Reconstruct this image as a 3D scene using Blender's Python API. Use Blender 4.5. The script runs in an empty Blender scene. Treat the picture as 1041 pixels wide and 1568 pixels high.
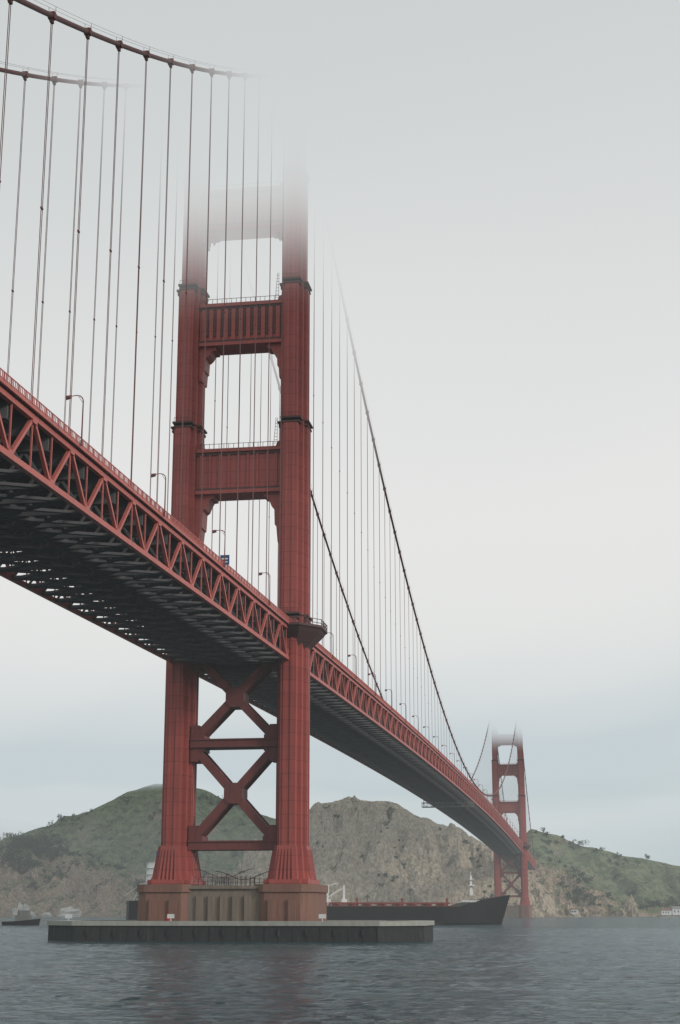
import bpy, math, random
from mathutils import Vector, noise
random.seed(7)
S=bpy.context.scene
COL=S.collection
# ------------------------------------------------------------------ helpers
class MB:
    def __init__(s): s.v=[];s.f=[]
    def add(s,vs,fs):
        o=len(s.v); s.v+= [tuple(p) for p in vs]; s.f+=[tuple(i+o for i in f) for f in fs]
    def box(s,x0,x1,y0,y1,z0,z1):
        s.add([(x0,y0,z0),(x1,y0,z0),(x1,y1,z0),(x0,y1,z0),(x0,y0,z1),(x1,y0,z1),(x1,y1,z1),(x0,y1,z1)],
              [(0,3,2,1),(4,5,6,7),(0,1,5,4),(1,2,6,5),(2,3,7,6),(3,0,4,7)])
    def frus(s,c0,h0,c1,h1,z0,z1):
        a,b=c0;p,q=h0;c,d=c1;r,t=h1
        s.add([(a-p,b-q,z0),(a+p,b-q,z0),(a+p,b+q,z0),(a-p,b+q,z0),(c-r,d-t,z1),(c+r,d-t,z1),(c+r,d+t,z1),(c-r,d+t,z1)],
              [(0,3,2,1),(4,5,6,7),(0,1,5,4),(1,2,6,5),(2,3,7,6),(3,0,4,7)])
    def beam(s,p,q,w,h,up=(0,0,1)):
        p=Vector(p);q=Vector(q);d=(q-p)
        if d.length<1e-6:return
        d.normalize();u=Vector(up)
        if abs(d.dot(u))>.99:u=Vector((0,1,0))
        r=d.cross(u).normalized();u=r.cross(d).normalized()
        r*=w/2;u*=h/2
        s.add([p-r-u,p+r-u,p+r+u,p-r+u,q-r-u,q+r-u,q+r+u,q-r+u],
              [(0,1,2,3),(4,7,6,5),(0,4,5,1),(1,5,6,2),(2,6,7,3),(3,7,4,0)])
    def tube(s,pts,r,n=8):
        rings=[]
        for i,p in enumerate(pts):
            p=Vector(p);a=Vector(pts[max(0,i-1)]);b=Vector(pts[min(len(pts)-1,i+1)])
            d=(b-a).normalized();u=Vector((1,0,0)) if abs(d.x)<.9 else Vector((0,0,1))
            x=d.cross(u).normalized();y=d.cross(x).normalized()
            rr=r[i] if isinstance(r,(list,tuple)) else r
            rings.append([p+x*rr*math.cos(2*math.pi*k/n)+y*rr*math.sin(2*math.pi*k/n) for k in range(n)])
        vs=[v for R in rings for v in R];fs=[]
        for i in range(len(pts)-1):
            for k in range(n):
                k2=(k+1)%n;fs.append((i*n+k,i*n+k2,(i+1)*n+k2,(i+1)*n+k))
        fs.append(tuple(range(n))[::-1]);fs.append(tuple((len(pts)-1)*n+k for k in range(n)))
        s.add(vs,fs)
    def prism(s,poly0,z0,poly1,z1):
        n=len(poly0)
        s.add([(x,y,z0) for x,y in poly0]+[(x,y,z1) for x,y in poly1],
              [tuple(range(n))[::-1],tuple(range(n,2*n))]+[(i,(i+1)%n,n+(i+1)%n,n+i) for i in range(n)])
    def slab(s,poly,y0,y1):   # polygon in XZ extruded along Y
        n=len(poly)
        s.add([(x,y0,z) for x,z in poly]+[(x,y1,z) for x,z in poly],
              [tuple(range(n)),tuple(range(n,2*n))[::-1]]+[(i,n+i,n+(i+1)%n,(i+1)%n) for i in range(n)])
    def obj(s,name,mat,parent=None,smooth=False):
        me=bpy.data.meshes.new(name);me.from_pydata(s.v,[],s.f);me.update()
        if mat:me.materials.append(mat)
        if smooth:
            for p in me.polygons:p.use_smooth=True
        o=bpy.data.objects.new(name,me);COL.objects.link(o)
        if parent:o.parent=parent
        return o
def empty(name,parent=None):
    o=bpy.data.objects.new(name,None);COL.objects.link(o)
    if parent:o.parent=parent
    return o
class NT:
    def __init__(s,tree):s.t=tree;s.n=tree.nodes;s.l=tree.links
    def __call__(s,typ,ins=None,**kw):
        n=s.n.new(typ)
        for k,v in kw.items():setattr(n,k,v)
        for k,v in (ins or {}).items():
            if isinstance(v,bpy.types.NodeSocket):s.l.new(v,n.inputs[k])
            else:n.inputs[k].default_value=v
        return n
    def math(s,op,a,b=None,c=None,clamp=False):
        d={0:a}
        if b is not None:d[1]=b
        if c is not None:d[2]=c
        return s("ShaderNodeMath",d,operation=op,use_clamp=clamp).outputs[0]
    def mix(s,f,a,b,bt='MIX'):
        n=s.n.new("ShaderNodeMix");n.data_type='RGBA';n.blend_type=bt
        for k,v in ((0,f),(6,a),(7,b)):
            if isinstance(v,bpy.types.NodeSocket):s.l.new(v,n.inputs[k])
            else:n.inputs[k].default_value=v
        return n.outputs[2]
    def ramp(s,f,stops,interp='LINEAR'):
        n=s.n.new("ShaderNodeValToRGB");s.l.new(f,n.inputs[0]);e=n.color_ramp.elements;n.color_ramp.interpolation=interp
        while len(e)<len(stops):e.new(.5)
        for i,(p,c) in enumerate(stops):
            e[i].position=p;e[i].color=c if len(c)==4 else (*c,1)
        return n.outputs[0]
    def noise(s,vec,scale,detail=4,rough=.55,dist=0):
        return s("ShaderNodeTexNoise",{"Vector":vec,"Scale":scale,"Detail":detail,"Roughness":rough,"Distortion":dist}).outputs[0]
    def scl(s,vec,v):
        n=s.n.new("ShaderNodeVectorMath");n.operation='MULTIPLY';s.l.new(vec,n.inputs[0]);n.inputs[1].default_value=v;return n.outputs[0]
def newmat(name):
    m=bpy.data.materials.new(name);m.use_nodes=True;t=NT(m.node_tree)
    b=m.node_tree.nodes["Principled BSDF"];return m,t,b
def c3(*a):return (*a,1)
def paint(name,c1,c2,rough=.6,seam=0,streak=.12,spec=.3,rust=None,panel=.28):
    m,t,b=newmat(name)
    co=t("ShaderNodeTexCoord").outputs["Object"]
    n1=t.noise(t.scl(co,(.9,.9,streak)),1.0,5,.6)
    n2=t.noise(co,.12,3,.5)
    f=t.math('MULTIPLY_ADD',n1,1.6,-.3,True)
    col=t.mix(f,c3(*c1),c3(*c2))
    col=t.mix(t.math('MULTIPLY',t.math('SUBTRACT',n2,.45,None,True),.9),col,c3(*[x*.55 for x in c1]))
    if rust:
        n3=t.noise(t.scl(co,(1.3,1.3,.10)),1.1,6,.65)
        col=t.mix(t.math('MULTIPLY_ADD',n3,4.,-2.3,True),col,c3(*rust))
    if seam:
        z=t("ShaderNodeSeparateXYZ",{0:co}).outputs[2]
        fr=t.math('FRACT',t.math('DIVIDE',z,seam))
        ln=t.math('LESS_THAN',fr,.05)
        col=t.mix(t.math('MULTIPLY',ln,.5),col,c3(*[x*.35 for x in c2]))
        pv=t("ShaderNodeTexWhiteNoise",{"W":t.math('FLOOR',t.math('DIVIDE',z,seam))},noise_dimensions='1D').outputs[0]
        col=t.mix(t.math('MULTIPLY',pv,panel),col,c3(*[x*.5 for x in c1]))
    t.l.new(col,b.inputs["Base Color"]);b.inputs["Roughness"].default_value=rough
    b.inputs["Specular IOR Level"].default_value=spec
    bm=t("ShaderNodeBump",{"Height":t.noise(co,1.5,4),"Strength":.15,"Distance":.1});t.l.new(bm.outputs[0],b.inputs["Normal"])
    return m
RED=paint("tower_red_paint",(.46,.104,.086),(.31,.074,.064),.5,seam=3.1,rust=(.16,.052,.047))
REDT=paint("truss_red_paint",(.56,.145,.12),(.43,.11,.092),.5)
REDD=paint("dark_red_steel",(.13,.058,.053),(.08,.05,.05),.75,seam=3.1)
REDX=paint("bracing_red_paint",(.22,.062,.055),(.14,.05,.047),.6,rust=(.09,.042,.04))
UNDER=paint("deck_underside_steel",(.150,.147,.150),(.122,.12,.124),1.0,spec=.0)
CABLE=paint("cable_paint",(.22,.07,.06),(.16,.055,.05),.6)
ROPE=paint("hanger_rope_paint",(.24,.11,.10),(.20,.10,.095),.7)
ASPH=paint("asphalt",(.05,.05,.05),(.04,.04,.04),.9)
GALV=paint("galvanised_steel",(.25,.24,.23),(.18,.18,.17),.6)
WHITE=paint("white_paint",(.8,.8,.78),(.6,.6,.58),.6)
BLUE=paint("blue_paint",(.03,.09,.25),(.02,.07,.2),.5)
BLACK=paint("black_hull_paint",(.017,.019,.022),(.028,.024,.024),.6,spec=.15)
CONC=paint("pier_concrete",(.30,.24,.19),(.14,.118,.098),.9,streak=.1,rust=(.13,.075,.058))
CONCR=paint("rust_stained_concrete",(.29,.15,.11),(.16,.095,.078),.9,streak=.08,rust=(.09,.064,.055))
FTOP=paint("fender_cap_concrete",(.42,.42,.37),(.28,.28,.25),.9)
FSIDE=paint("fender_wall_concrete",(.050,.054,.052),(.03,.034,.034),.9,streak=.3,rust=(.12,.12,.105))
# ------------------------------------------------------------------ world
SUN_EL=math.radians(23);SUN_AZ=math.radians(118)
W=bpy.data.worlds.new("World");S.world=W;W.use_nodes=True;t=NT(W.node_tree)
bg=W.node_tree.nodes["Background"]
sky=t("ShaderNodeTexSky",sky_type='NISHITA',sun_disc=False,sun_elevation=SUN_EL,sun_rotation=SUN_AZ)
co=t("ShaderNodeTexCoord").outputs["Generated"]
z=t("ShaderNodeSeparateXYZ",{0:co}).outputs[2]
ov=t.ramp(z,[(0,(.52,.60,.64)),(.06,(.53,.61,.65)),(.14,(.64,.70,.72)),(.28,(.79,.80,.79)),(.45,(.77,.785,.78)),(.62,(.58,.61,.615)),(1,(.6,.62,.63))])
cl=t.noise(t.scl(co,(1.5,1.5,9)),2.6,5,.5)
ov=t.mix(t.math('MULTIPLY_ADD',cl,2.4,-.95,True),ov,t.mix(.55,ov,c3(.82,.83,.82)))
sk=t.mix(1.0,sky.outputs[0],c3(.09,.09,.09),'MULTIPLY')
t.l.new(t.mix(.9,sk,ov),bg.inputs[0]);bg.inputs[1].default_value=1.0
W.cycles.sampling_method='NONE'
sd=bpy.data.lights.new("sun","SUN");sd.energy=1.5;sd.angle=math.radians(11);sd.color=(1,.96,.9)
so=bpy.data.objects.new("sun",sd);COL.objects.link(so)
dv=Vector((math.sin(SUN_AZ)*math.cos(SUN_EL),math.cos(SUN_AZ)*math.cos(SUN_EL),math.sin(SUN_EL)))
so.rotation_euler=dv.to_track_quat('Z','Y').to_euler()
# ------------------------------------------------------------------ fog & haze (absorbing volumes, their light put in as emission)
def volmat(name,homog):
    m=bpy.data.materials.new(name);m.use_nodes=True;t=NT(m.node_tree);t.n.clear()
    out=t("ShaderNodeOutputMaterial");ab=t("ShaderNodeVolumeAbsorption",{0:c3(0,0,0)});em=t("ShaderNodeEmission")
    ad=t("ShaderNodeAddShader",{0:ab.outputs[0],1:em.outputs[0]});t.l.new(ad.outputs[0],out.inputs["Volume"])  # emission stands in for sky light scattered inside the volume
    return m,t,ab,em
m,t,ab,em=volmat("haze_air",True)
HZ=1/12000
ab.inputs[1].default_value=HZ;em.inputs[0].default_value=c3(.60,.65,.66);em.inputs[1].default_value=HZ
b=MB();b.box(-5000,5000,-700,8000,-3,99);b.obj("sea_haze",m)
m,t,ab,em=volmat("fog_bank",False)
co=t("ShaderNodeTexCoord").outputs["Object"];xyz=t("ShaderNodeSeparateXYZ",{0:co})
X=xyz.outputs[0];Y=xyz.outputs[1];Z=xyz.outputs[2]
base=t.math('MULTIPLY_ADD',Y,.017,147)
w1=t.math('SINE',t.math('ADD',t.math('MULTIPLY',X,.031),t.math('MULTIPLY',Y,.019)))
base=t.math('ADD',base,t.math('MULTIPLY',w1,4))
h=t.math('MAXIMUM',t.math('DIVIDE',t.math('SUBTRACT',Z,base),50),0)
dens=t.math('MINIMUM',t.math('MULTIPLY',t.math('MULTIPLY',h,h),1/8.5),.14)
edge=t.math('DIVIDE',t.math('SUBTRACT',225,X),150,None,True)
dens=t.math('MULTIPLY',dens,t.math('MULTIPLY',edge,edge))
fy=t("ShaderNodeMapRange",{0:Y,1:-300.,2:1500.,3:0.,4:1.}).outputs[0]
fc=t.ramp(fy,[(0,(.53,.56,.565)),(.12,(.62,.645,.645)),(.2,(.73,.745,.74)),(.33,(.80,.80,.79)),(.5,(.77,.78,.77)),(.68,(.67,.71,.72)),(.9,(.56,.63,.66))])  # glow colour graded along Y to imitate the sky's brightness falloff
t.l.new(dens,ab.inputs[1]);t.l.new(dens,em.inputs[1]);t.l.new(fc,em.inputs[0])
m.cycles.volume_step_rate=.25
b=MB();b.box(-800,230,-330,1960,141,228);b.obj("fog_bank",m)
m,t,ab,em=volmat("hill_mist",False)
co=t("ShaderNodeTexCoord").outputs["Object"];xyz=t("ShaderNodeSeparateXYZ",{0:co})
def ell(sock,r):
    q=t.math('DIVIDE',sock,r);return t.math('MULTIPLY',q,q)
r2=t.math('ADD',t.math('ADD',ell(xyz.outputs[0],370.),ell(xyz.outputs[1],230.)),ell(xyz.outputs[2],62.))
d_=t.math('SUBTRACT',1.0,t.math('ADD',r2,t.math('MULTIPLY_ADD',t.noise(co,.009,3,.6),1.2,-.6)),None,True)
d_=t.math('MULTIPLY',d_,1/90)
t.l.new(d_,ab.inputs[1]);t.l.new(d_,em.inputs[1]);em.inputs[0].default_value=c3(.60,.655,.68)
m.cycles.volume_step_rate=.5
b=MB();b.box(-420,420,-250,250,-60,70);o=b.obj("hill_mist",m);o.location=(-900,2215,172)
# ------------------------------------------------------------------ water
m,t,bs=newmat("sea_water")
co=t("ShaderNodeTexCoord").outputs["Object"]
a=t.noise(t.scl(co,(.12,.30,1)),1.0,7,.72,.5);c=t.noise(t.scl(co,(1.0,1.7,1)),1.0,5,.68,.3);d=t.noise(t.scl(co,(.010,.035,1)),1.0,4,.55)
hgt=t.math('ADD',t.math('MULTIPLY',a,1.0),t.math('MULTIPLY',c,.25))
bm=t("ShaderNodeBump",{"Height":hgt,"Strength":1.0,"Distance":3.0});t.l.new(bm.outputs[0],bs.inputs["Normal"])
col=t.mix(t.math('MULTIPLY_ADD',d,3.4,-1.2,True),c3(.018,.050,.064),c3(.042,.090,.110));t.l.new(col,bs.inputs["Base Color"])
bs.inputs["Roughness"].default_value=.12;bs.inputs["IOR"].default_value=1.33
gx=[-190+.7*i for i in range(544)];gy=[];y=-325;dy=.55
while y<330:
    gy.append(y);y+=dy;dy*=1.0035
gx=[-14000]+gx+[14000];gy=[-2500]+gy+[20000]
vs=[];nx=len(gx)
for j,y in enumerate(gy):
    for i,x in enumerate(gx):
        if i in(0,nx-1) or j in(0,len(gy)-1):vs.append((x,y,0));continue
        ed=min(1,(x-gx[1])/15,(gx[-2]-x)/15,(gy[-2]-y)/120,(y-gy[1])/10)
        n1=noise.noise(Vector((x*.21+y*.05,y*.42,1.)));n2=noise.noise(Vector((x*.52-y*.15,y*.82,7.)));n3=noise.noise(Vector((x*1.1,y*1.3,5.)))
        g=.75+.7*noise.noise(Vector((x*.02,y*.03,3.)))
        vs.append((x,y,ed*g*((.5-abs(n1))*.40+(.5-abs(n2))*.28+n3*.07-.3)))
fs=[(j*nx+i,j*nx+i+1,(j+1)*nx+i+1,(j+1)*nx+i) for j in range(len(gy)-1) for i in range(nx-1)]
b=MB();b.v=vs;b.f=fs;b.obj("water",m,None,True)
# ------------------------------------------------------------------ bridge
bridge=empty("suspension_bridge")
TX=.5;NY=1280.0;PAN=14.8
def zb(y):
    if y<0:return 64.2+.02*y
    if y>NY:return 64.2-.02*(y-NY)
    return 64.2+6.8*(1-((y-640)/640)**2)
def zt(y):return zb(y)+7.2
def zc(y):
    if y<0:return 222.5+.633*y+.00053*y*y
    if y>NY:
        q=NY-y;return 222.5+.633*q+.00053*q*q
    return 82+.000343*(y-640)**2
def tower(name,y0,detail=True):
    E=empty(name,bridge)
    R=MB();D=MB();F=MB()
    tiers=[(21,75,3.55,6.6,13.7),(75,124,3.5,6.3,13.65),(124,161,3.25,5.7,13.5),(161,192,2.85,5.0,13.3),(192,222,2.6,4.5,13.2)]
    for sx in (-1,1):
        for z0,z1,a,bb,cx in tiers:
            X=TX+sx*cx
            R.box(X-a,X+a,y0-bb*.34,y0+bb*.34,z0,z1)
            R.box(X-a*.8,X+a*.8,y0-bb*.66,y0+bb*.66,z0,z1-.4)
            R.box(X-a*.52,X+a*.52,y0-bb,y0+bb,z0,z1-.8)
            for k in (-1,1):
                R.box(X+k*a*.24-.35,X+k*a*.24+.35,y0-bb-.22,y0+bb+.22,z0,z1-1.6)
                R.box(X-a-.18,X+a+.18,y0+k*bb*.16-.4,y0+k*bb*.16+.4,z0,z1-1.6)
            if z1<222:
                for j,(e,zz) in enumerate(((.45,z1-.3),(.2,z1-1.3))):
                    F.box(X-a-e,X+a+e,y0-bb*.42-e,y0+bb*.42+e,zz,zz+.45)
                    F.box(X-a*.6-e,X+a*.6+e,y0-bb-e,y0+bb+e,zz+.05,zz+.5)
                # maintenance railing round the ledge
                for yy in (y0-bb-.4,y0+bb+.4):
                    for k in range(6):
                        xx=X-a*.6+a*1.2*k/5;F.box(xx-.04,xx+.04,yy-.04,yy+.04,z1,z1+1.2)
                    F.beam((X-a*.6,yy,z1+1.2),(X+a*.6,yy,z1+1.2),.08,.08)
        X=TX+sx*13.7
        R.frus((X,y0),(4.7,4.4),(X,y0),(3.9,3.1),12.6,21)
        R.frus((X,y0),(4.0,6.4),(X,y0),(3.1,5.2),12.6,21.02)
        R.frus((X,y0),(2.9,8.6),(X,y0),(2.1,7.2),12.6,21.04)
        R.box(X-5.1,X+5.1,y0-7.4,y0+7.4,12.0,13.4);R.box(X-3.6,X+3.6,y0-9.1,y0+9.1,12.0,13.42)
        R.frus((X,y0),(5.0,5.2),(X,y0),(4.3,4.2),13.4,15.2)
        for k in (-2,-1,0,1,2):
            R.frus((X+k*.95,y0),(.24,9.0),(X+k*.72,y0),(.2,7.5),13.4,20.2)
            R.frus((X,y0+k*1.7),(5.15,.32),(X,y0+k*1.2),(4.15,.28),13.4,20.2)
        R.box(X-sx*.5-1.6,X-sx*.5+1.6,y0-4,y0+4,222,225)
        for r0,r1,za,zb_ in ((3.0,6.6,66.6,70.6),(6.6,7.3,70.6,71.6),(7.5,7.5,71.6,72.2)):
            def octo(r,ky=1.3):
                c=.42
                return [(X+px*r,y0+py*r*ky) for px,py in ((-1,-c),(-c,-1),(c,-1),(1,-c),(1,c),(c,1),(-c,1),(-1,c))]
            F.prism(octo(r0),za,octo(r1),zb_)
        pts=octo(7.4)
        for i in range(8):
            p,q=Vector(pts[i]),Vector(pts[(i+1)%8]);n=max(2,int((q-p).length/1.2))
            for j in range(n):
                w=p.lerp(q,j/n);F.box(w.x-.07,w.x+.07,w.y-.07,w.y+.07,72.2,73.6)
            for zz in (72.7,73.6):F.beam((p.x,p.y,zz),(q.x,q.y,zz),.12,.14)
    ins=9.9
    for z0,z1,wl,hl in ((106.0,117.6,3.0,12.5),(144.9,156.3,2.6,9),(176.9,188,1.9,3.2),(206,216,1.5,3)):
        sc=3.0
        R.box(TX-ins-.8,TX+ins+.8,y0-sc,y0+sc,z0+.6,z1-.6)
        for zz in (z0,z1-.9):R.box(TX-ins-.8,TX+ins+.8,y0-sc-.7,y0+sc+.7,zz,zz+.9)
        F.box(TX-ins-.8,TX+ins+.8,y0-sc-.35,y0+sc+.35,z0+1.0,z0+1.5);F.box(TX-ins-.8,TX+ins+.8,y0-sc-.35,y0+sc+.35,z1-1.6,z1-1.1)
        n=9 if z0!=144.9 else 11
        for k in range(n):
            x=TX-ins+.3+(2*ins-.6)*k/(n-1);w=.22 if z0!=144.9 else .5
            R.box(x-w,x+w,y0-sc-.42,y0+sc+.42,z0+1.5,z1-1.6)
            if z0==144.9:F.box(x-w*.5+.9,x+w*.5+.9,y0-sc-.3,y0+sc+.3,z0+2.6,z1-2.0)
        for sx in (-1,1):   # haunched brackets below, as on the real portals
            xi=TX+sx*(ins+.9)
            P=[(xi,z0+.02),(xi-sx*(wl+1.6),z0+.02),(xi-sx*(wl+1.6),z0-.9),(xi-sx*(wl+.6),z0-1.0),(xi-sx*(wl+.1),z0-1.9),(xi-sx*wl*.82,z0-hl*.28),(xi-sx*wl*.6,z0-hl*.32),(xi-sx*wl*.55,z0-hl*.65),(xi-sx*wl*.42,z0-hl*.67),(xi-sx*.9,z0-hl),(xi,z0-hl)]
            if sx>0:P=P[::-1]
            R.slab(P,y0-sc*.82,y0+sc*.82)
            P=[(xi,z1-.02),(xi-sx*1.9,z1-.02),(xi-sx*1.5,z1+.9),(xi-sx*1.0,z1+1.8),(xi,z1+2.0)]
            if sx<0:P=P[::-1]
            R.slab(P,y0-sc*.7,y0+sc*.7)
        for yy in (y0-sc-.5,y0+sc+.5):
            for k in range(17):
                x=TX-ins+2*ins*k/16;F.box(x-.05,x+.05,yy-.05,yy+.05,z1,z1+1.2)
            F.beam((TX-ins,yy,z1+1.2),(TX+ins,yy,z1+1.2),.1,.1)
        # little access ladders cage beside the legs on each strut
        for sx in (-1,1):
            xa=TX+sx*(ins-.2)
            for dx in (0,.9):F.beam((xa-sx*dx,y0-3.2,z1),(xa-sx*dx*.4,y0-3.2,z1+7.5),.09,.09)
            for k in range(9):F.beam((xa,y0-3.2,z1+k*.85),(xa-sx*.9*(1-k*.07),y0-3.2,z1+k*.85),.08,.08)
    il=10.0
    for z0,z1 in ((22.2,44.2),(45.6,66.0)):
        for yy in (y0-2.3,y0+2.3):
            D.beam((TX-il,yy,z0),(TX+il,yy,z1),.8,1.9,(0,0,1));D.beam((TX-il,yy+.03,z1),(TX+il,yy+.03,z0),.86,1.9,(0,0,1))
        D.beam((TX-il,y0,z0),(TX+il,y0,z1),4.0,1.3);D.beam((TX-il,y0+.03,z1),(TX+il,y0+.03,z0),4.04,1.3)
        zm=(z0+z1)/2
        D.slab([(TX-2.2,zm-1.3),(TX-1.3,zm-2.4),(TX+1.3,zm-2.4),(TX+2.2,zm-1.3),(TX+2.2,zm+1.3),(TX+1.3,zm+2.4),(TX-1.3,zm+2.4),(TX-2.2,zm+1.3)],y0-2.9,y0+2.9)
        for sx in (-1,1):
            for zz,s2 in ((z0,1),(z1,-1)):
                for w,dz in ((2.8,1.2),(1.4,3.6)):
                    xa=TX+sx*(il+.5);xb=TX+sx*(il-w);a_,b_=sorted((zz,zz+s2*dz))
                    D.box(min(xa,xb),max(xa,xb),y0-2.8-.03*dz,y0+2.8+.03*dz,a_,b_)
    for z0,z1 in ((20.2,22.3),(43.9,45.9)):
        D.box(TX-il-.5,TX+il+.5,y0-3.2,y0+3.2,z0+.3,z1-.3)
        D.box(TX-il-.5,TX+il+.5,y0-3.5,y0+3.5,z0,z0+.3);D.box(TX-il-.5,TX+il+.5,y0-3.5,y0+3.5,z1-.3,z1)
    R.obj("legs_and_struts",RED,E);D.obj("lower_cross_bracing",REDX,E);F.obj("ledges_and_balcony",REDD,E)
    return E
tower("south_tower",0);tower("north_tower",NY)
# deck trusses
T=MB();U=MB();RL=MB();RD=MB()
ys=[-1.2-PAN*k for k in range(24,0,-1)]+[-1.2+PAN*k for k in range(0,112)]
for X in (-14.0,14.0):
    for i in range(len(ys)-1):
        y0,y1=ys[i],ys[i+1];ym=(y0+y1)/2
        M=T
        M.beam((X,y0,zt(y0)),(X,y1,zt(y1)),.7,.75);M.beam((X,y0,zb(y0)),(X,y1,zb(y1)),.8,.8)
        M.beam((X,y0,zt(y0)),(X,ym,zb(ym)),.48,.5,(1,0,0));M.beam((X,ym,zb(ym)),(X,y1,zt(y1)),.48,.5,(1,0,0))
        M.beam((X,ym,zb(ym)),(X,ym,zt(ym)),.2,.22);M.beam((X,y0,zb(y0)),(X,y0,zt(y0)),.2,.22)
        for yy,zz,s in ((y0,zt(y0),-1),(ym,zb(ym),1)):
            M.box(X-.38,X+.38,yy-.8,yy+.8,min(zz,zz+s*.8),max(zz,zz+s*.8))
        sx=1 if X>0 else -1
        M.beam((X+sx*.75,y0,zt(y0)+.75),(X+sx*.75,y1,zt(y1)+.75),.3,.45)
        for k in range(2):
            yb=y0+PAN/2*k;U.beam((X,yb,zt(yb)+.35),(X+sx*.9,yb,zt(yb)+.6),.25,.3)
        for hh in (1.15,2.05):RL.beam((X+sx*.85,y0,zt(y0)+hh),(X+sx*.85,y1,zt(y1)+hh),.10,.12)
        n=24
        for k in range(n):
            yy=y0+PAN*k/n;w=.09 if k%4==0 else .045
            RL.box(X+sx*.85-w,X+sx*.85+w,yy-w,yy+w,zt(yy)+.9,zt(yy)+2.05)
for i in range(len(ys)-1):
    y0,y1=ys[i],ys[i+1];ym=(y0+y1)/2
    RD.add([(-14.6,y0,zt(y0)+.95),(14.6,y0,zt(y0)+.95),(14.6,y1,zt(y1)+.95),(-14.6,y1,zt(y1)+.95),
            (-14.6,y0,zt(y0)+.45),(14.6,y0,zt(y0)+.45),(14.6,y1,zt(y1)+.45),(-14.6,y1,zt(y1)+.45)],
           [(0,1,2,3),(7,6,5,4),(1,5,6,2),(0,3,7,4)])
    for yy in (y0,ym):
        a,bb=zt(yy),zb(yy)
        U.box(-13.6,13.6,yy-.3,yy+.3,a-2.2,a+.42);U.box(-13.6,13.6,yy-.45,yy+.45,a-2.4,a-2.15)
        U.box(-13.6,13.6,yy-.3,yy+.3,bb-.3,bb+.3)
        for k in range(4):
            xa=-13.6+6.8*k
            U.beam((xa,yy,bb),(xa+3.4,yy,a-2.3),.32,.36);U.beam((xa+3.4,yy,a-2.3),(xa+6.8,yy,bb),.32,.36)
    for (ya,yb) in ((y0,ym),(ym,y1)):
        za,zz=zb(ya),zb(yb)
        U.beam((-13.6,ya,za-.1),(0,yb,zz-.1),.8,.4);U.beam((13.6,ya,za-.13),(0,yb,zz-.13),.8,.4)
        U.beam((0,ya,za-.16),(-13.6,yb,zz-.16),.8,.4);U.beam((0,ya,za-.19),(13.6,yb,zz-.19),.8,.4)
    for xk in (-11,-8,-5,-2,2,5,8,11):
        U.beam((xk,y0,zt(y0)-.4),(xk,y1,zt(y1)-.4),.35,1.4)
    U.beam((-4,y0,zb(y0)+.4),(-4,y1,zb(y1)+.4),1.2,.3);U.beam((4.5,y0,zb(y0)+.4),(4.5,y1,zb(y1)+.4),.6,.5)
T.obj("side_trusses",REDT,bridge);U.obj("floor_beams_and_laterals",UNDER,bridge);RL.obj("railing",REDT,bridge);RD.obj("roadway",ASPH,bridge)
# cables and hangers
C=MB();H=MB();B=MB()
for X in (-13.7,13.7):
    for a,bb in ((-343,0),(0,NY),(NY,NY+343)):
        n=60;C.tube([(X,a+(bb-a)*k/n,zc(a+(bb-a)*k/n)) for k in range(n+1)],.40,8)
    for k in range(-22,111):
        y=-1.2+PAN*k
        if abs(y)<6 or abs(y-NY)<6 :continue
        z1=zc(y);z0=zt(y)+.4
        if z1-z0<.6:continue
        for dy in (-.25,.25):
            H.beam((X,y+dy,z0),(X,y+dy,z1),.085,.085)
        B.box(X-.5,X+.5,y-.42,y+.42,z1-.5,z1+.48);B.box(X-.22,X+.22,y-.33,y+.33,z1-1.1,z1-.5)
        if z1-z0>30:
            zz=z0+(z1-z0)*.5;B.box(X-.12,X+.12,y-.32,y+.32,zz-.12,zz+.12)
        for dx in (-.5,.5):B.beam((X+dx,y,z1+.4),(X+dx,y,z1+1.4),.045,.045)
    for dx in (-.5,.5):
        for a,bb in ((-343,0),(0,NY)):
            n=50;C.tube([(X+dx,a+(bb-a)*k/n,zc(a+(bb-a)*k/n)+1.4) for k in range(n+1)],.022,4)
C.obj("main_cables",CABLE,bridge,True);H.obj("hanger_ropes",ROPE,bridge);B.obj("cable_bands",CABLE,bridge)
# maintenance traveller
tr=MB()
for dz in (0,2.4):
    for y in (560,566):tr.beam((-15,y,zb(560)-2.2-dz),(15.5,y,zb(560)-2.2-dz),.3,.3)
for k in range(11):
    x=-15+3.05*k
    for y in (560,566):tr.beam((x,y,zb(560)-2.2),(x,y,zb(560)-4.6),.2,.2);tr.beam((x,y,zb(560)-2.2),(x+3,y,zb(560)-4.6),.16,.16)
tr.box(-15,15.5,560,566,zb(560)-4.8,zb(560)-4.6)
for x in (-14,14):tr.beam((x,563,zb(560)),(x,563,zb(560)-4.6),.4,.4)
tr.obj("maintenance_traveler",GALV)
# street lamps
L=MB()
L.tube([(0,0,0),(0,0,.8)],.17,8);L.tube([(0,0,.8),(0,0,6.6),(-.15,0,7.0),(-.5,0,7.3),(-1.0,0,7.4),(-1.9,0,7.3)],[.12,.09,.08,.08,.07,.06],8)
L.beam((0,0,6.2),(-.7,0,7.25),.06,.06);L.tube([(-1.75,0,7.15),(-2.5,0,7.05)],[.2,.28],8);L.tube([(-1.7,0,7.38),(-2.5,0,7.3)],[.12,.16],8)
lm=None
for k in range(0,34):
    y=-163+43*k
    for sx,off in ((1,0),(-1,14)):
        yy=y+off
        if abs(yy)<9 or abs(yy-NY)<9:continue
        if lm is None:
            o=L.obj("street_lamp",CABLE);lm=o.data
        else:
            o=bpy.data.objects.new("street_lamp",lm);COL.objects.link(o)
        o.location=(sx*15.2,yy,zt(yy)+.7)
        if sx<0:o.rotation_euler=(0,0,math.pi)
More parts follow.
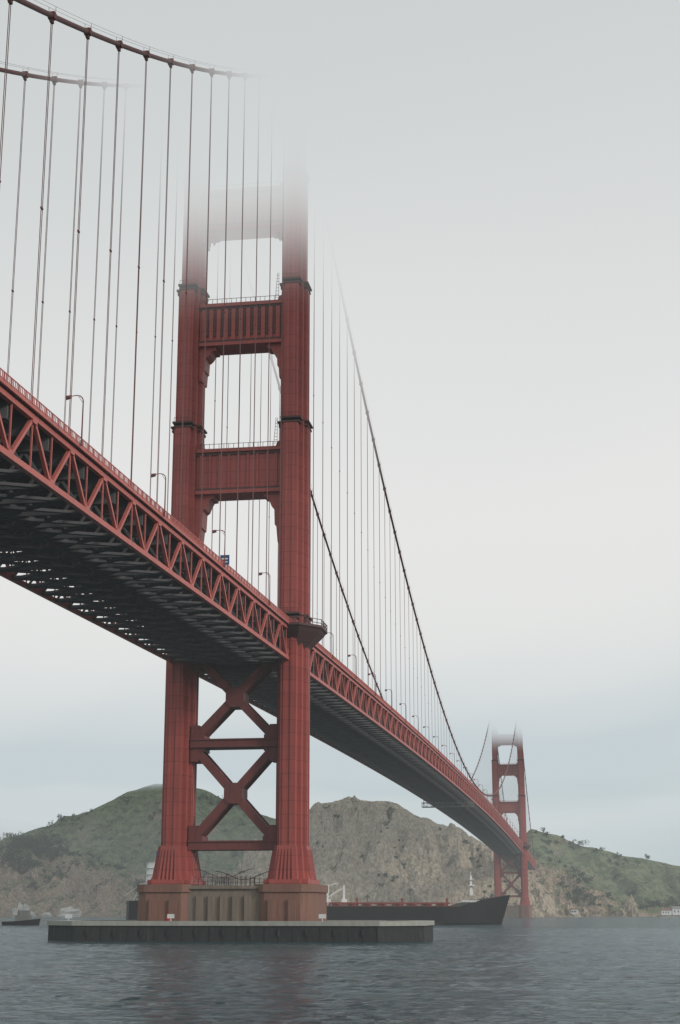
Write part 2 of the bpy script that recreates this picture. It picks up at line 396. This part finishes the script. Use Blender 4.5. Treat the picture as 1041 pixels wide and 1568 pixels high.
o=MB();o.box(-.9,.9,-.06,.06,0,1.9);sg=o.obj("traffic_sign",BLUE);sg.location=(15.0,-76,zt(-76)+1.4)
o=MB();o.box(-.6,.6,-.10,-.062,.4,.65);o.box(-.6,.6,-.10,-.062,1.0,1.3);o.obj("lettering",WHITE,sg)
# ------------------------------------------------------------------ pier and fender
def oct8(cx,cy,a,b_,c):
    return [(cx-a,cy-b_+c),(cx-a+c,cy-b_),(cx+a-c,cy-b_),(cx+a,cy-b_+c),(cx+a,cy+b_-c),(cx+a-c,cy+b_),(cx-a+c,cy+b_),(cx-a,cy+b_-c)]
def pier(y0,name):
    E=empty(name);P=MB();Q=MB();K=MB()
    P.prism(oct8(TX,y0,19.4,10.4,4),-6,oct8(TX,y0,19.2,10.2,4),11.3)
    P.prism(oct8(TX,y0,19.8,10.8,4),11.3,oct8(TX,y0,19.8,10.8,4),12.0)
    for sx in (-1,1):
        X=TX+sx*13.7
        Q.prism(oct8(X,y0,6.9,12.0,2.6),-6,oct8(X,y0,6.5,11.5,2.4),10.6)
        Q.prism(oct8(X,y0,6.9,11.9,2.5),10.6,oct8(X,y0,6.9,11.9,2.5),12.3)
        for k in (-1,1):Q.box(X+k*2.3-.9,X+k*2.3+.9,y0-12.2,y0+12.2,-3,9.0)
    for k in range(5):
        x=TX-5.6+k*2.8;P.box(x-.75,x+.75,y0-10.75,y0+10.75,-3,9.8)
    for sy in (-1,1):
        yy=y0+sy*10.3
        for k in range(14):
            x=TX-7+k*14/13;K.beam((x,yy,12),(x,yy,14.2+.5*math.cos((x-TX)/14*math.pi*2)),.12,.12)
        for zz in (13,13.9):K.beam((TX-7,yy,zz),(TX+7,yy,zz),.1,.1)
        n=12
        for k in range(n):
            f=lambda i:(TX-7+14*i/n,yy,14.7+1.0*math.cos(2*math.pi*i/n))
            K.beam(f(k),f(k+1),.14,.14)
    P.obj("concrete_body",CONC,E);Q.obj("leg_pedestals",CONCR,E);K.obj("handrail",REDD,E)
    return E
pier(0,"bridge_pier");pier(NY,"bridge_pier")
fe=empty("pier_fender")
cxf=2.6
def ring(mb,po,pi,z0,z1):
    n=8
    mb.add([(x,y,z0) for x,y in po]+[(x,y,z1) for x,y in po]+[(x,y,z1) for x,y in pi]+[(x,y,z0) for x,y in pi],
      [(i,(i+1)%n,n+(i+1)%n,n+i) for i in range(n)]+[(n+i,n+(i+1)%n,2*n+(i+1)%n,2*n+i) for i in range(n)]+[(2*n+i,2*n+(i+1)%n,3*n+(i+1)%n,3*n+i) for i in range(n)])
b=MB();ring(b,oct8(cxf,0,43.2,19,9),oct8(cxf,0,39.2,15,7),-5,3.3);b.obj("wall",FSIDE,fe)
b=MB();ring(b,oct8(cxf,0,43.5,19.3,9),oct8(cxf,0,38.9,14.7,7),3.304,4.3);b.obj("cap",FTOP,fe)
b=MB()
for k in range(23):
    x=cxf-34+k*68/22;b.box(x-.07,x+.07,-19.12,-18.9,-1,3.2)
    if k%2:b.box(x-.3,x+.3,-19.35,-18.9,1.2,2.6)
b.obj("wall_joints",FSIDE,fe)
for x in (-33.,-9.5,24.5):
    b=MB();b.box(-.08,.08,-.08,.08,0,1.0);b.box(-.8,.8,-.14,-.08,.6,1.5);o=b.obj("warning_sign",WHITE);o.location=(x,-18.3,4.3)
b=MB();b.tube([(0,0,0),(0,0,.9),(0,0,1.3)],[.5,.5,.15],10);b.beam((0,0,1.2),(0,0,2.4),.1,.1);o=b.obj("navigation_beacon",paint("beacon_red",(.5,.04,.03),(.4,.03,.03)));o.location=(-10.5,-16.5,4.3)
# ------------------------------------------------------------------ terrain
def fbm(x,y,s,o=5,seed=0.):
    return noise.fractal(Vector((x/s+seed,y/s-seed,seed)),1.0,2.0,o)
def ridged(x,y,s,seed=0.,oc=6):
    v=0;a=1;tot=0
    for k in range(oc):
        n=1-abs(noise.noise(Vector((x/s,y/s,seed+k*3.1))))*2;v+=a*n;tot+=a;a*=.58;s*=.5
    return v/tot
def interp(pts,x):
    if x<=pts[0][0]:return pts[0][1]
    for (a,b_),(c,d) in zip(pts,pts[1:]):
        if x<=c:
            q=(x-a)/(c-a);q=q*q*(3-2*q)*.5+q*.5;return b_+(d-b_)*q
    return pts[-1][1]
def hill(name,mat,ridge,yr,ys_,nu,nv,power,amp,gs,seed,back=300,shore_wob=20,smooth=True,rough=.10):
    x0,x1=ridge[0][0],ridge[-1][0];vs=[];fs=[]
    for j in range(nv+1):
        v=j/nv*1.35
        for i in range(nu+1):
            x=x0+(x1-x0)*i/nu;zr=interp(ridge,x)
            sy=ys_+shore_wob*fbm(x,0,90,4,seed)
            if v<=1:
                y=sy+(yr-sy)*v;h=zr*(v**power)
                e=math.sin(math.pi*min(1,v*.85+.08))
            else:
                y=yr+(v-1)/.35*back;h=zr*(1-((v-1)/.35)**1.5);e=.4
            tap=1 if v<.8 else max(.12,1-(v-.8)*5 if v<1.04 else .12)
            h+=e*amp*(ridged(x*1.1+y*.25,y*.45,gs,seed)-.55)*min(1,zr/50)*tap
            h+=fbm(x,y,gs*.22,5,seed+5)*amp*rough*min(1,zr/25)*(.35+.65*tap)
            if j==0:h=-3
            vs.append((x,y,h))
    n=nu+1
    for j in range(nv):
        for i in range(nu):fs.append((j*n+i,j*n+i+1,(j+1)*n+i+1,(j+1)*n+i))
    b=MB();b.v=vs;b.f=fs;return b.obj(name,mat,None,smooth),vs
def hillmat(name,g1,g2,r1,r2,bias,scale=1,crevice_shade=0):
    m,t,bs=newmat(name);co=t("ShaderNodeTexCoord").outputs["Object"];ge=t("ShaderNodeNewGeometry").outputs["Normal"]
    nz=t("ShaderNodeSeparateXYZ",{0:ge}).outputs[2]
    n1=t.noise(co,.012*scale,6,.6);n2=t.noise(co,.07*scale,6,.72);n3=t.noise(t.scl(co,(1,1,.5)),.3*scale,5,.7)
    green=t.mix(t.math('MULTIPLY_ADD',n2,6,-2.5,True),c3(*g1),c3(*g2))
    rock=t.mix(t.math('MULTIPLY_ADD',n3,5,-2.,True),c3(*r1),c3(*r2))
    f=t.math('ADD',t.math('MULTIPLY',n1,7.5),t.math('MULTIPLY',n2,5.5))
    f=t.math('SUBTRACT',f,t.math('MULTIPLY',nz,3.0));f=t.math('ADD',f,bias-3.4,None,True)
    col=t.mix(f,green,rock)
    if crevice_shade:
        ck=t.noise(t.scl(co,(1,.5,.35)),.05,8,.75,1.5)
        col=t.mix(t.math('MULTIPLY_ADD',ck,crevice_shade,-crevice_shade*.555,True),col,c3(.06,.056,.044))  # shade of gullies and crevices, with dark brush, painted into the colour by noise
    else:
        col=t.mix(t.math('MULTIPLY_ADD',t.noise(co,.04*scale,7,.75),9,-4.9,True),col,c3(.04,.052,.032))
    t.l.new(col,bs.inputs["Base Color"]);bs.inputs["Roughness"].default_value=1;bs.inputs["Specular IOR Level"].default_value=0
    bm=t("ShaderNodeBump",{"Height":t.math('ADD',n2,t.math('MULTIPLY',n3,.6)),"Strength":1.0,"Distance":8.});t.l.new(bm.outputs[0],bs.inputs["Normal"])
    return m
HG=hillmat("grassy_hillside",(.24,.265,.155),(.12,.15,.088),(.40,.33,.25),(.24,.19,.155),-1.2)
HC=hillmat("rocky_cliff",(.22,.21,.14),(.14,.145,.095),(.62,.52,.40),(.36,.295,.225),1.8,crevice_shade=8)
HB=hillmat("coastal_bluff",(.25,.265,.145),(.12,.145,.082),(.56,.42,.32),(.34,.25,.19),-.35,1.4)
HF=hillmat("far_hillside",(.15,.17,.11),(.10,.12,.08),(.24,.2,.15),(.15,.13,.11),-.9)
PALE=paint("guano_pale_rock",(.7,.68,.64),(.3,.27,.24),.9,streak=.5)
hill("far_hill",HF,[(-1500,190),(-1200,205),(-1050,185),(-900,150),(-700,120),(-500,90)],2600,2100,160,40,.9,40,260,1.3,600)
hA,vA=hill("grassy_hill",HG,[(-1000,85),(-860,100),(-803,107),(-741,128),(-669,152),(-599,182),(-558,193),(-498,186),(-447,166),(-377,140),(-298,107),(-200,80)],1900,1560,300,90,.85,66,190,2.7,400)
hB,vB=hill("coastal_bluff",HB,[(-900,95),(-725,92),(-669,90),(-617,90),(-573,79),(-530,66),(-496,54),(-444,43),(-384,52),(-325,64),(-257,59),(-200,50)],1580,1430,420,90,.62,44,80,4.2,250,20,False,.16)
hC,vC=hill("rocky_headland",HC,[(-330,88),(-292,114),(-262,130),(-241,138),(-200,140),(-158,137),(-126,120),(-78,104),(-35,82),(0,57),(30,26),(46,3),(60,-4)],1560,1345,400,150,.50,66,100,6.1,300,14,False,.15)
hD,vD=hill("distant_hill",HG,[(-120,95),(-19,112),(-4,124),(28,119),(77,99),(135,86),(213,72),(270,60),(400,45),(600,35)],2000,1800,240,70,.8,40,120,8.4,400)
hE,vE=hill("shore_hill",HB,[(-20,74),(9,72),(34,68),(59,58),(94,36),(130,20),(170,14),(240,10)],1750,1620,160,60,.7,26,60,9.9,200,20,False,.16)
hF,vF=hill("wooded_point",HF,[(60,10),(110,28),(160,44),(230,52),(330,50),(500,45)],2350,2150,120,40,.6,20,90,11.2,300)
def rock(name,x,y,w,d,h,seed,mat):
    b=MB();n=26;m_=14;vs=[];fs=[]
    for j in range(m_+1):
        ph=math.pi/2*j/m_
        for i in range(n):
            th=2*math.pi*i/n;q=Vector((math.cos(th)*math.cos(ph),math.sin(th)*math.cos(ph),math.sin(ph)))
            r=1+.55*noise.fractal(q*2.2+Vector((seed,0,0)),1,2,5)
            vs.append((x+q.x*r*w,y+q.y*r*d,q.z*r*h-1))
    for j in range(m_):
        for i in range(n):fs.append((j*n+i,j*n+(i+1)%n,(j+1)*n+(i+1)%n,(j+1)*n+i))
    b.v=vs;b.f=fs;return b.obj(name,mat)
rock("sea_rock",128,1560,8,7,20,1.2,HC);rock("sea_rock",118,1556,5,5,9,6.2,HC);rock("sea_rock",58,1450,9,8,15,3.2,HC);rock("sea_rock",72,1470,6,6,9,5.2,HC)
rock("sea_rock",48,1410,6,6,8,7.7,HC);rock("sea_rock",-576,1408,13,7,13,9.1,PALE);rock("sea_rock",-519,1408,15,6,9,2.1,PALE);rock("sea_rock",-545,1404,6,5,5,4.1,PALE)
# ------------------------------------------------------------------ trees (mass)
m,t,bs=newmat("foliage");co=t("ShaderNodeTexCoord").outputs["Object"]
t.l.new(t.mix(t.math('MULTIPLY_ADD',t.noise(co,.35,3),2.4,-.7,True),c3(.028,.042,.027),c3(.075,.095,.05)),bs.inputs["Base Color"]);bs.inputs["Roughness"].default_value=1
FOL=m
def leafmass(b,x,y,z,r,h,n):
    lobes=[(random.gauss(0,.45)*r,random.gauss(0,.45)*r,h*random.uniform(.45,.95),r*random.uniform(.35,.6)) for _ in range(6)]
    b.tube([(x,y,z-2),(x+.2,y,z+h*.35),(x-.1,y,z+h*.7)],[.5,.35,.15],5)
    for l in lobes[:3]:b.beam((x,y,z+h*.3),(x+l[0],y+l[1],z+l[2]),.2,.2)
    for _ in range(n):
        l=random.choice(lobes);d=Vector((random.gauss(0,1),random.gauss(0,1),random.gauss(0,.8))).normalized()*l[3]*random.uniform(.6,1.15)
        c=Vector((x+l[0],y+l[1],z+l[2]))+d
        a=Vector((random.gauss(0,1),random.gauss(0,1),random.gauss(0,1))).normalized()*random.uniform(.6,1.2)
        e=Vector((random.gauss(0,1),random.gauss(0,1),random.gauss(0,1))).normalized()*random.uniform(.6,1.2)
        b.add([c+a,c+e,c-a,c-e*.8],[(0,1,2,3)])
def scatter(name,vs,cond,count,rr,hh,n):
    b=MB();c=[v for v in vs if cond(v)];random.shuffle(c)
    for v in c[:count]:
        s=random.uniform(.6,1.25);leafmass(b,v[0]+random.uniform(-2,2),v[1],v[2]-1,rr*s,hh*s,n)
    if b.v:b.obj(name,FOL)
scatter("distant_trees",vB,lambda v:-760<v[0]<-560 and v[1]>1490 and v[1]<1620 and fbm(v[0],v[1],50,2,3)>-.05,240,7,15,90)
scatter("distant_trees",vB,lambda v:v[1]>1445 and v[1]<1590 and v[2]>12 and fbm(v[0],v[1],40,3,9)>.2,260,4.2,6,45)
scatter("distant_trees",vF,lambda v:v[0]>130 and v[2]>15 and v[1]<2400,140,8,15,70)
scatter("distant_trees",vE,lambda v:v[2]>8 and v[1]<1770 and fbm(v[0],v[1],50,3,4)>.1,90,5,8,60)
scatter("distant_trees",vD,lambda v:v[2]>20 and v[1]<2010 and fbm(v[0],v[1],70,3,6)>.15,110,5,8,60)
scatter("distant_trees",vA,lambda v:v[2]>20 and v[1]<1890 and fbm(v[0],v[1],80,3,2)>.2,280,6,7,45)
scatter("shrubs",vC,lambda v:v[2]>4 and v[1]<1500 and fbm(v[0],v[1],40,3,7)>.25,80,3.0,4,40)
# ------------------------------------------------------------------ ship
ship=empty("cargo_ship")
Lh=182;hb=MB();secs=[]
def hw(s):
    if s<.1:return 10+3.5*(s/.1)
    if s<.82:return 13.5
    q=(s-.82)/.18;return 13.5*(1-q**2.2)+.25
N=40
for i in range(N+1):
    s=i/N;x=s*Lh;top=8.6+(5.6*max(0,(s-.88)/.12)**.7 if s>.88 else 0)+(2.5 if s<.17 else 0)
    w=hw(s);rake=max(0,(s-.9)/.1)
    secs.append([(x+rake*0,-w*(.82 if s>.8 else .97),-3),(x+rake*1.5,-w*.95,1),(x+rake*6,-w,top),(x+rake*6,w,top),(x+rake*1.5,w*.95,1),(x,w*(.82 if s>.8 else .97),-3)])
vs=[p for q in secs for p in q];fs=[]
for i in range(N):
    for k in range(5):fs.append((i*6+k,(i+1)*6+k,(i+1)*6+k+1,i*6+k+1))
fs+= [(5,4,3,2,1,0),tuple(N*6+k for k in range(6))]
hb.add(vs,fs);hb.obj("hull",BLACK,ship)
dk=MB();DKR=paint("deck_red",(.26,.07,.055),(.16,.05,.042))
dk.box(32,158,-12,12,8.62,8.9)
for k in range(30):
    x=36+k*4.1;dk.box(x-.1,x+.1,-13.3,-13.2,8.6,10)
dk.beam((34,-13.25,10),(157,-13.25,10),.12,.12)
for yy in (-4,-2.5,2,4):dk.tube([(36,yy,10.2),(156,yy,10.2)],.45,6)
for k in range(16):
    x=40+k*7.5;dk.box(x-.3,x+.3,-9,9,8.9,9.9);dk.box(x-1,x+1,-8,-6,8.9,10.6)
    if k%3==0:dk.box(x+2,x+3,-3,-2,8.9,12.6)
dk.obj("deck_and_pipes",DKR,ship)
wh=MB()
wh.box(6,26,-12,12,11,14.5)
for k in range(5):wh.box(9,24-k*.8,-11+k*.5,11-k*.5,14.5+k*2.9,17.3+k*2.9);wh.box(8.5,24.6-k*.8,-11.6+k*.5,11.6-k*.5,17.3+k*2.9,17.4+k*2.9)
wh.box(17,21,-14,14,26.1,28.7)
for cx_ in (96,104):
    wh.beam((cx_,0,9),(cx_,0,18.5),1.0,1.0);wh.beam((cx_,0,17.5),(cx_-9,2,12),.5,.5);wh.beam((cx_,0,18.5),(cx_-9,2,12),.15,.15);wh.box(cx_-1.3,cx_+1.3,-1.5,1.5,9,12)
wh.box(82,95,-6,6,15.2,15.8);wh.beam((84,-6,16),(100,-6,19.5),.3,.3)
for x in (83,86,89,92,95):
    for y in (-5,5):wh.beam((x,y,9),(x,y,15.3),.35,.35)
    wh.beam((x,-5,9),(x+3,-5,15),.2,.2)
wh.beam((168,0,14),(168,0,23.5),.8,.8);wh.box(166.4,169.6,-2,2,18.5,18.9);wh.box(167,169,-1.5,1.5,21.4,21.7);wh.beam((168,0,23.5),(168,0,25.5),.25,.25);wh.box(167.2,168.8,-.8,.8,14,17)
for k in range(9):wh.box(160.0+k*1.1,160.7+k*1.1,-hw((161+k*1.1)/Lh)-.55,-hw((161+k*1.1)/Lh)-.2,10.6,11.5)
wh.beam((2,0,10),(6,0,19),.35,.35);wh.beam((10,0,10),(6,0,19),.35,.35);wh.beam((6,0,19),(-2,0,13),.25,.25);wh.beam((6,0,19),(14,0,19.5),.3,.3)
for k in range(5):wh.beam((2+k*.8,0,10+k*1.8),(10-k*.8,0,10+k*1.8),.2,.2)
wh.obj("superstructure",WHITE,ship)
fn=MB();fn.prism(oct8(14.5,0,2.2,2.4,1),17,oct8(14.5,0,1.8,2.0,1),34);fn.obj("funnel",BLUE,ship)
rl=MB()
for k in range(9):
    x=162+k*2.1;w=hw(x/Lh);rl.beam((x+4,-w,13.6),(x+4,-w,15),.1,.1)
rl.obj("bow_rail",GALV,ship)
ang=math.atan2(419.6-356,40.6+133.6)
ship.rotation_euler=(0,0,ang);ship.location=(-134,362,0)
tug=empty("tug_boat")
b=MB();secs=[]
for i in range(13):
    s=i/12;w=3.4*(1-max(0,(s-.55)/.45)**2)+.1;top=1.7+1.4*s*s
    secs.append([(s*17,-w*.7,-1),(s*17.6,-w,top),(s*17.6,w,top),(s*17,w*.7,-1)])
fs=[]
for i in range(12):
    for k in range(3):fs.append((i*4+k,(i+1)*4+k,(i+1)*4+k+1,i*4+k+1))
fs+=[(3,2,1,0),(48,49,50,51)];b.add([p for q in secs for p in q],fs);b.obj("hull",BLACK,tug)
b=MB();b.box(6,12.5,-2,2,2,4.6);b.box(8,12,-1.6,1.6,4.6,6.8);b.beam((9,0,6.8),(9,0,10.5),.15,.15);b.tube([(6.8,0,4.6),(6.8,0,7)],.5,8);b.obj("wheelhouse",GALV,tug)
tug.location=(-190,350,0)
def house(x,y,z,w,d,h,mat,roof,rot=0):
    E=empty("white_house");b=MB();b.box(-w,w,-d,d,0,h);b.obj("walls",mat,E)
    b=MB();b.add([(-w-.4,-d-.4,h),(w+.4,-d-.4,h),(w+.4,d+.4,h),(-w-.4,d+.4,h),(-w-.4,0,h+d*.6),(w+.4,0,h+d*.6)],[(0,1,5,4),(2,3,4,5),(1,2,5),(3,0,4),(0,3,2,1)]);b.obj("roof",roof,E)
    b=MB()
    for k in range(3):b.box(-w+w*.5*(k+.7)-.6,-w+w*.5*(k+.7)+.6,-d-.05,-d+.05,h*.4,h*.75)
    b.obj("windows",BLACK,E);E.location=(x,y,z);E.rotation_euler=(0,0,rot)
house(171,1590,2,6,4,5,WHITE,CONCR);house(186,1592,2,8,5,7,WHITE,GALV);house(63,1425,3,3.5,3,5,WHITE,CONCR)
b=MB();b.box(160,202,1584,1600,1.2,2.0)
for k in range(11):b.box(161+k*4,161.5+k*4,1584.5,1585,-3,1.2);b.box(161+k*4,161.5+k*4,1598,1598.5,-3,1.2)
b.obj("wooden_wharf",GALV)
# ------------------------------------------------------------------ camera
cd=bpy.data.cameras.new("camera");cam=bpy.data.objects.new("camera",cd);COL.objects.link(cam);S.camera=cam
cd.sensor_fit='VERTICAL';cd.sensor_height=36;cd.lens=36*2337.4/1568;cd.clip_start=1;cd.clip_end=40000
th=.2557;ph=.1586
Fv=Vector((-math.sin(ph)*math.cos(th),math.cos(ph)*math.cos(th),math.sin(th)))
cam.location=(82.557,-357.134,6.443);cam.rotation_euler=Fv.to_track_quat('-Z','Y').to_euler()
S.view_settings.view_transform='Standard';S.view_settings.look='None';S.view_settings.exposure=0;S.view_settings.gamma=1
